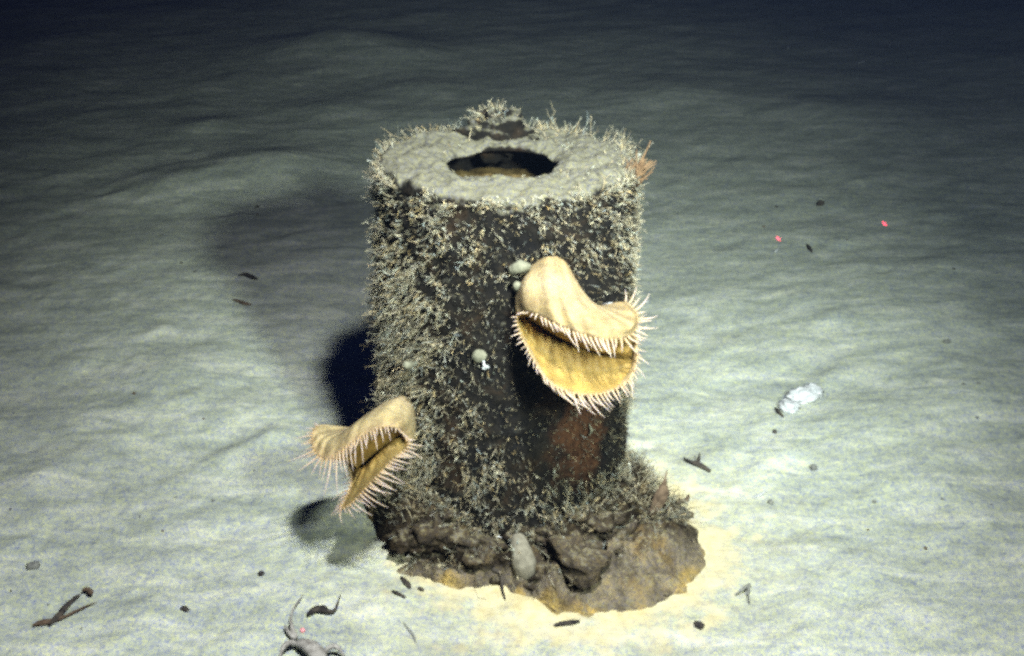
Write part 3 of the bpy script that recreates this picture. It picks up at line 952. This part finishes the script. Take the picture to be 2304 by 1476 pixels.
def polyp(pts, rad, label, name='stalked_polyp', mat=M_PALE):
    mb = MB(); mb.tube(pts, rad, 10)
    o = mb.build(name, mat, None, pts[0])
    return tag(o, label, 'polyp')
polyp([on_cyl(1150, 612, .002)[0], on_cyl(1154, 596, .012)[0], on_cyl(1170, 586, .016)[0], on_cyl(1186, 590, .014)[0]], [.004, .0055, .007, .004],
      'pale curled polyp above the column of the large anemone')
polyp([on_cyl(1168, 640, .0)[0], on_cyl(1162, 633, .014)[0], on_cyl(1160, 624, .018)[0]], [.004, .0055, .003], 'small pale knob beside the left edge of the large anemone')
polyp([on_cyl(942, 815, .004)[0], on_cyl(944, 809, .020)[0], on_cyl(946, 803, .024)[0]], [.003, .005, .003], 'pale knob among the hydroids on the left of the canister')
polyp([on_cyl(1355, 690, .0)[0], on_cyl(1345, 680, .02)[0], on_cyl(1338, 674, .024)[0]], [.004, .006, .004], 'white knob behind the right end of the large anemone', 'stalked_polyp', M_WHITE)
mb = MB(); mb.tube([on_cyl(1322, 952, .003)[0], on_cyl(1325, 965, .005)[0], on_cyl(1321, 978, .003)[0]], [.0008, .0016, .0008], 6)
tag(mb.build('worm_tube', M_PALE, None, on_cyl(1322, 965)[0]), 'thin upright pale worm tube on the bare rusty patch', 'worm tube')

# closed anemone on the crust at the front, in folds
c = crust_pt(1180, 1285)
t0 = at_depth(1165, 1210, 0)
d = (c - CAM).y * CP - (c - CAM).z * SP
P = lambda x, y, k=0.0: at_depth(x, y, d - k + .006)
mb = MB()
mb.tube([P(1183, 1288, -.006), P(1182, 1278, .008), P(1178, 1262, .014), P(1174, 1245, .013), P(1169, 1226, .010), P(1165, 1210, .006), P(1164, 1204, .002)],
        [.0125, .0150, .0140, .0126, .0108, .0088, .0050], 18)
ca = mb.build('closed_anemone', plain_mat('grey_white_flesh', (.14, .13, .105), (.24, .225, .185), 130), None, c)
tag(ca, 'small greyish white closed anemone standing at the front of the crusted foot', 'anemone')
mb = MB(); mb.tube([P(1148, 1236, -.012), P(1146, 1218, -.010), P(1152, 1204, -.012), P(1160, 1198, -.016)], [.006, .0065, .0055, .002], 10)
tag(mb.build('grey_polyp', plain_mat('grey_flesh', (.05, .05, .05), (.10, .10, .095), 130), None, P(1148, 1236)), 'dark grey finger shaped polyp behind the small closed anemone', 'polyp')
mb = MB(); mb.tube([crust_pt(1108, 1208, .003), crust_pt(1118, 1216, .007), crust_pt(1130, 1226, .007), crust_pt(1136, 1230, .003)], [.0006, .0018, .0022, .0009], 8)
mb.tube([crust_pt(1130, 1206, .004), crust_pt(1134, 1196, .005), crust_pt(1136, 1190, .003)], [.0016, .0018, .0006], 8)
tag(mb.build('shell_sliver', M_WHITE, None, P(1120, 1215)), 'bright white shell sliver caught on the crust left of the closed anemone', 'shell')

# reddish branching tuft at the right of the rim
rt = flat_hit(1440, 395, GZ + CH - .01)
rt = Vector((AX + CR * .93, AY - .045, GZ + CH - .01))
mb = MB()
for k in range(60):
    a = random.gauss(0, .45); b = random.gauss(0, .4); L = random.uniform(.015, .040)
    p0 = rt + Vector((random.gauss(0, .004), random.gauss(0, .006), 0))
    dd = Vector((.55 + a, b, 1.0)).normalized()
    mb.tube([p0, p0 + dd * L * .5 + Vector((0, 0, .002)), p0 + dd * L + Vector((random.gauss(0, .004), 0, random.gauss(0, .003)))], [.0012, .0009, .0005], 4)
mb.tube([rt, rt + Vector((.012, 0, .03)), rt + Vector((.018, 0, .044)), rt + Vector((.020, 0, .050))], [.0014, .001, .0008, .0005], 5)
tag(mb.build('brown_tuft', M_TAN, None, rt), 'reddish brown branching tuft on the right edge of the top', 'hydroid tuft')

# ------------------------------------------------------------------ debris on the sea floor
def strip(name, label, cat, pts, radii, mat, flat=0.5, group=None, extra=(), dz=.002, sides=8):
    """a twig, blade or scrap lying on the ground: pixels of the photograph along its middle, half-widths in pixels"""
    mb = MB()
    def one(pts, radii, dz):
        P3 = []; Rr = []
        for i, c in enumerate(pts):
            g = G(c[0], c[1]); dist = (g - CAM).length
            g.z += dz + (c[2] if len(c) > 2 else 0)
            P3.append(g); Rr.append(radii[i] * dist / FPX)
        m = max(3, 3 * len(P3))
        S = spline([tuple(p) + (r,) for p, r in zip(P3, Rr)], m)
        mb.tube([Vector(s[:3]) for s in S], [max(2e-4, s[3]) * random.uniform(.88, 1.12) for s in S], sides, flat, (0, 0, 1))
    one(pts, radii, dz)
    for e in extra: one(e[0], e[1], e[2] if len(e) > 2 else dz)
    o = mb.build(name, mat, None, G(*pts[0][:2]))
    return tag(o, label, cat, group)

def pebble(name, label, px, py, w, h, mat, seed, group=None, cat='pebble'):
    g = G(px, py); k = (g - CAM).length / FPX
    mb = MB(); mb.blob((g.x, g.y, g.z + h * k * .3), w * k, w * k * .8, h * k, seed, .35, 1.5, seed)
    return tag(mb.build(name, mat, None, g), label, cat, group)

# seagrass scrap, lower left
sg = empty('seagrass_scrap', G(140, 1385), 'dark forked seagrass scrap lying on the sediment at the lower left', 'seagrass')
def part_strip(name, pts, radii, mat, flat, parent, dz):
    o = strip(name, None, None, pts, radii, mat, flat, None, (), dz)
    o.parent = parent; o.matrix_parent_inverse = Matrix.Translation(-Vector(parent.location))
    return o
part_strip('blade', [(112, 1412), (130, 1395), (150, 1370), (170, 1352), (181, 1344)], [3, 8, 6.5, 5, 3], M_DARK, .6, sg, .004)
part_strip('blade', [(74, 1412), (95, 1405), (118, 1402), (150, 1390), (185, 1373), (218, 1360)], [3, 9, 7, 4, 3, 1], M_BROWN, .4, sg, .003)
part_strip('stalk', [(186, 1338), (197, 1335), (206, 1342), (208, 1347)], [3, 6, 6, 3], M_BROWN, .6, sg, .006)
strip('curled_scrap', 'dark humped scrap with a raised tail right of the shrimp', 'debris', [(692, 1391), (708, 1380), (725, 1378), (742, 1384), (754, 1380), (762, 1368, .004), (768, 1356, .007)], [4, 8, 10, 6, 4, 2.5, 1], M_DARK, .7, dz=.005)
strip('twig', 'knobbly dark twig on pale sediment right of the canister foot', 'twig', [(1538, 1036), (1552, 1044), (1568, 1049), (1584, 1057), (1598, 1066)], [2, 4, 6, 6, 4], M_DARK, .8, None, [([(1570, 1048), (1572, 1040, .004), (1573, 1034, .006)], [4, 3, 1])], .004)
strip('brown_scrap', 'small brown scrap beside the upright dark leaf', 'debris', [(1505, 1140), (1520, 1136), (1532, 1132), (1545, 1128), (1550, 1120, .003)], [2, 5, 8, 5, 1], M_BROWN, .5, dz=.003)
strip('short_stick', 'short straight dark stick in front of the crusted foot', 'stick', [(1248, 1412), (1262, 1408), (1285, 1405), (1304, 1402)], [3, 5.5, 5.5, 3], M_DARK, .8, dz=.003)
strip('bent_twig', 'thin bent grey twig at the right of the yellow tinted sediment', 'twig', [(1654, 1342), (1670, 1336, .004), (1684, 1332, .008), (1682, 1345, .006), (1686, 1362, .002)], [1.5, 2, 4, 3, 1.5], M_PEB, 1.0)
strip('dark_flake', 'dark flake of debris just off the left corner of the crusted foot', 'debris', [(903, 1301), (910, 1309), (918, 1318), (923, 1326)], [3, 6, 6, 3], M_DARK, .5)
strip('dark_flake', 'slanting dark flake left of the smallest dark speck below the crusted foot', 'debris', [(882, 1332), (895, 1338), (912, 1347)], [2, 5, 3], M_DARK, .5)
strip('dark_flake', 'smallest dark speck below the left corner of the crusted foot', 'debris', [(940, 1326), (947, 1328), (954, 1331)], [3, 5, 3], M_DARK, .6)
strip('thin_root', 'thin dark root hanging over the front edge of the crust', 'root', [(1090, 1300, .012), (1110, 1306, .012), (1128, 1312, .008), (1131, 1335), (1137, 1354)], [2, 5, 5, 3, 1.5], M_DARK, .8, dz=.004)
strip('sea_slug', 'upper of two dark slug shaped bits left of the canister', 'debris', [(538, 623), (552, 621), (566, 627), (580, 631)], [2, 5, 6, 2], M_DARK, .6, dz=.004)
strip('sea_slug', 'lower of two dark slug shaped bits left of the canister', 'debris', [(524, 677), (538, 681), (552, 686), (566, 688)], [2, 5, 5, 2], M_BROWN, .5, dz=.003)
strip('sea_slug', 'small dark slug shaped bit below the laser spots', 'debris', [(1816, 553), (1821, 561), (1827, 570)], [2, 4.5, 2], M_DARK, .6, dz=.003)
strip('white_sliver', 'bright white sliver on sediment right of the upright leaf', 'shell', [(1696, 1123), (1708, 1116), (1722, 1109)], [1, 3.5, 2.5], M_WHITE, .5)
strip('grey_strand', 'faint grey strand on the sediment in front of the canister at the left', 'strand', [(908, 1402), (920, 1418), (930, 1432), (936, 1448)], [1.5, 3, 2.5, 1], M_PEB, .5, dz=.0005)
strip('white_fleck', 'white fleck far out on the dark sediment, nearer the middle', 'fleck', [(1772, 110), (1775, 107), (1778, 104)], [1.5, 3, 1.5], M_WHITE, .6)
strip('white_fleck', 'white fleck far out on the dark sediment, nearer the right edge', 'fleck', [(1931, 143), (1940, 140), (1948, 137)], [1.5, 2.5, 1.5], M_WHITE, .6)
strip('white_fleck', 'white fleck directly under the left laser spot', 'fleck', [(1743, 569), (1747, 565), (1750, 560)], [1.5, 3.5, 1.5], M_WHITE, .6)
strip('white_fleck', 'white fleck against the right edge of the canister', 'fleck', [(1452, 684), (1456, 680), (1459, 676)], [1.5, 3.5, 1.5], M_WHITE, .6)
pebble('pebble', 'dark round pebble in the bright sediment at the bottom right of the crust', 1572, 1409, 12, 9, M_DARK, 31)
pebble('pebble', 'dark pebble above the two laser spots', 1845, 461, 9, 7, M_DARK, 32)
pebble('pebble', 'grey pebble right of the knobbly dark twig', 1830, 1055, 9, 7, M_PEB, 33)
pebble('pebble', 'grey brown pebble near the white sliver', 1734, 1133, 7, 7, M_PEB, 34)
pebble('pebble', 'grey pebble at the left edge above the seagrass scrap', 75, 1276, 13, 8, M_PEB, 35)
pebble('pebble', 'small dark pebble left of the dark anemone shadow', 588, 1292, 8, 5, M_DARK, 36)
pebble('pebble', 'dark flat pebble between the seagrass scrap and the shrimp', 415, 1371, 10, 5, M_DARK, 37)
pebble('pebble', 'grey pebble at the right, level with the white lump', 2130, 770, 8, 5, M_PEB, 38)
pebble('pebble', 'dark pebble below the white lump', 1743, 973, 6, 5, M_DARK, 39)

# upright dark leaf beside the foot
lb = flat_hit(1466, 1165, GZ + .02); dl = (lb - CAM).y * CP - (lb - CAM).z * SP
L3 = lambda x, y, k=0.0: at_depth(x, y, dl - k)
mb = MB()
mb.tube([L3(1462, 1172, -.004), L3(1472, 1150, .002), L3(1484, 1125, .006), L3(1492, 1106, .008), L3(1494, 1090, .008), L3(1497, 1076, .007), L3(1501, 1058, .006)],
        [.004, .0062, .0085, .0085, .004, .0012, .0008], 10, .35, (0, -1, 0))
tag(mb.build('dead_leaf', M_BROWN, None, lb), 'dark pointed leaf standing upright against the right of the crusted foot', 'leaf')

# white lump on the right
wl = G(1800, 905); kk = (wl - CAM).length / FPX
mb = MB()
mb.blob(G(1805, 898, .006), .026, .018, .012, 44, .35, 1.8, R_(32), 20, 28)
mb.blob(G(1828, 888, .006), .014, .016, .010, 45, .45, 2.2, R_(20), 16, 22)
mb.blob(G(1775, 922, .005), .015, .014, .010, 46, .4, 2.0, R_(60), 16, 22)
tag(mb.build('white_lump', M_WHITE, None, wl), 'lumpy white fragment lying alone on the sediment right of the canister', 'shell lump')
strip('dark_chip', 'dark chip tucked under the left end of the white lump', 'debris', [(1744, 920), (1752, 930), (1762, 940)], [2, 4, 3], M_DARK, .6)

# shrimp cut by the bottom edge
so = empty('shrimp', G(695, 1462), 'grey shrimp with long raised antenna at the bottom edge of the view', 'shrimp')
def grounded(px, py, dz): return G(px, py + 8, dz)
mb = MB()
mb.tube([grounded(666, 1452, .008), grounded(678, 1455, .010), grounded(697, 1464, .012), grounded(712, 1478, .012), grounded(724, 1496, .010), grounded(734, 1514, .006)],
        [.003, .007, .0095, .010, .008, .004], 14, .6)
mb.build('body', M_SHR, so)
ey = grounded(684, 1446, .021)
mb = MB(); mb.blob(ey, .0028, .0028, .0028, 51, .05); mb.build('eye', M_PINK, so)
for pts, rr in [([(666, 1436, .016), (657, 1410, .030), (656, 1388, .040), (664, 1366, .048), (683, 1340, .055)], [.003, .0024, .0014, .0009, .0005]),
                ([(666, 1440, .012), (650, 1424, .020), (642, 1410, .024)], [.003, .0026, .0012])]:
    mb = MB(); S = spline([tuple(grounded(a, b, 0.0) + Vector((0, 0, .006))) for a, b, z in pts], 16)
    Rr = np.interp(np.linspace(0, 1, 16), np.linspace(0, 1, len(rr)), rr)
    mb.tube([Vector(s) for s in S], list(Rr), 7); mb.build('antenna', M_SHR, so)
for pts in ([(672, 1450), (656, 1458), (640, 1468), (628, 1484)], [(722, 1478), (742, 1470), (760, 1468), (778, 1480)]):
    mb = MB(); S = spline([tuple(grounded(a, b, .004 + .008 * (i in (1, 2)))) for i, (a, b) in enumerate(pts)], 12)
    mb.tube([Vector(s) for s in S], [.003] * 8 + [.0024, .0018, .0014, .0008], 7); mb.build('leg', M_SHR, so)

# tiny dark specks strewn over the floor
spk = []
for k in range(75):
    px = random.uniform(10, 2290); py = random.uniform(420, 1470)
    if 620 < px < 1640 and 240 < py < 1400: continue
    s = random.uniform(1.5, 3.4)
    o = pebble('debris_speck', 'tiny dark speck of debris on the pale sediment', px, py, s * random.uniform(1, 1.6), s * .7, random.choice([M_PEB, M_BROWN, M_DARK, M_PEB]), 100 + k, 'tiny specks on the sediment', 'speck')

# ------------------------------------------------------------------ the vehicle's two parallel red scaling lasers
def laser(px, py):
    t = G(px, py)
    src = Vector((t.x * 0.98, -0.25, CAMZ - 0.12))
    d = bpy.data.lights.new('scaling_laser', 'AREA')
    d.shape = 'DISK'; d.size = 0.007; d.spread = R_(0.1)
    d.energy = 0.0028; d.color = (1.0, 0.03, 0.10)
    o = bpy.data.objects.new('scaling_laser', d); COL.objects.link(o)
    o.location = src
    o.rotation_euler = (t - src).to_track_quat('-Z', 'Y').to_euler()
laser(1751, 537)
laser(1990, 503)

# ------------------------------------------------------------------ the water: faint blue-green turbidity round everything
def build_haze():
    mb = MB()
    x0, x1, y0, y1, z0, z1 = -66.0, 66.0, -3.0, 62.0, -1.5, 2.6
    v = [(x, y, z) for z in (z0, z1) for y in (y0, y1) for x in (x0, x1)]
    mb.add(v, [(0, 2, 3, 1), (4, 5, 7, 6), (0, 1, 5, 4), (2, 6, 7, 3), (0, 4, 6, 2), (1, 3, 7, 5)])
    m = bpy.data.materials.new('turbid_water'); m.use_nodes = True
    nt = m.node_tree; nt.nodes.clear()
    out = nt.nodes.new('ShaderNodeOutputMaterial'); pv = nt.nodes.new('ShaderNodeVolumePrincipled')
    pv.inputs['Color'].default_value = (0.30, 0.48, 0.90, 1)
    pv.inputs['Density'].default_value = 0.009
    pv.inputs['Anisotropy'].default_value = 0.3
    nt.links.new(pv.outputs[0], out.inputs['Volume'])
    o = mb.build('haze', m, None, None, False)
    tag(o, 'faint blue green turbidity of the deep water', None, None, 'stuff')
build_haze()
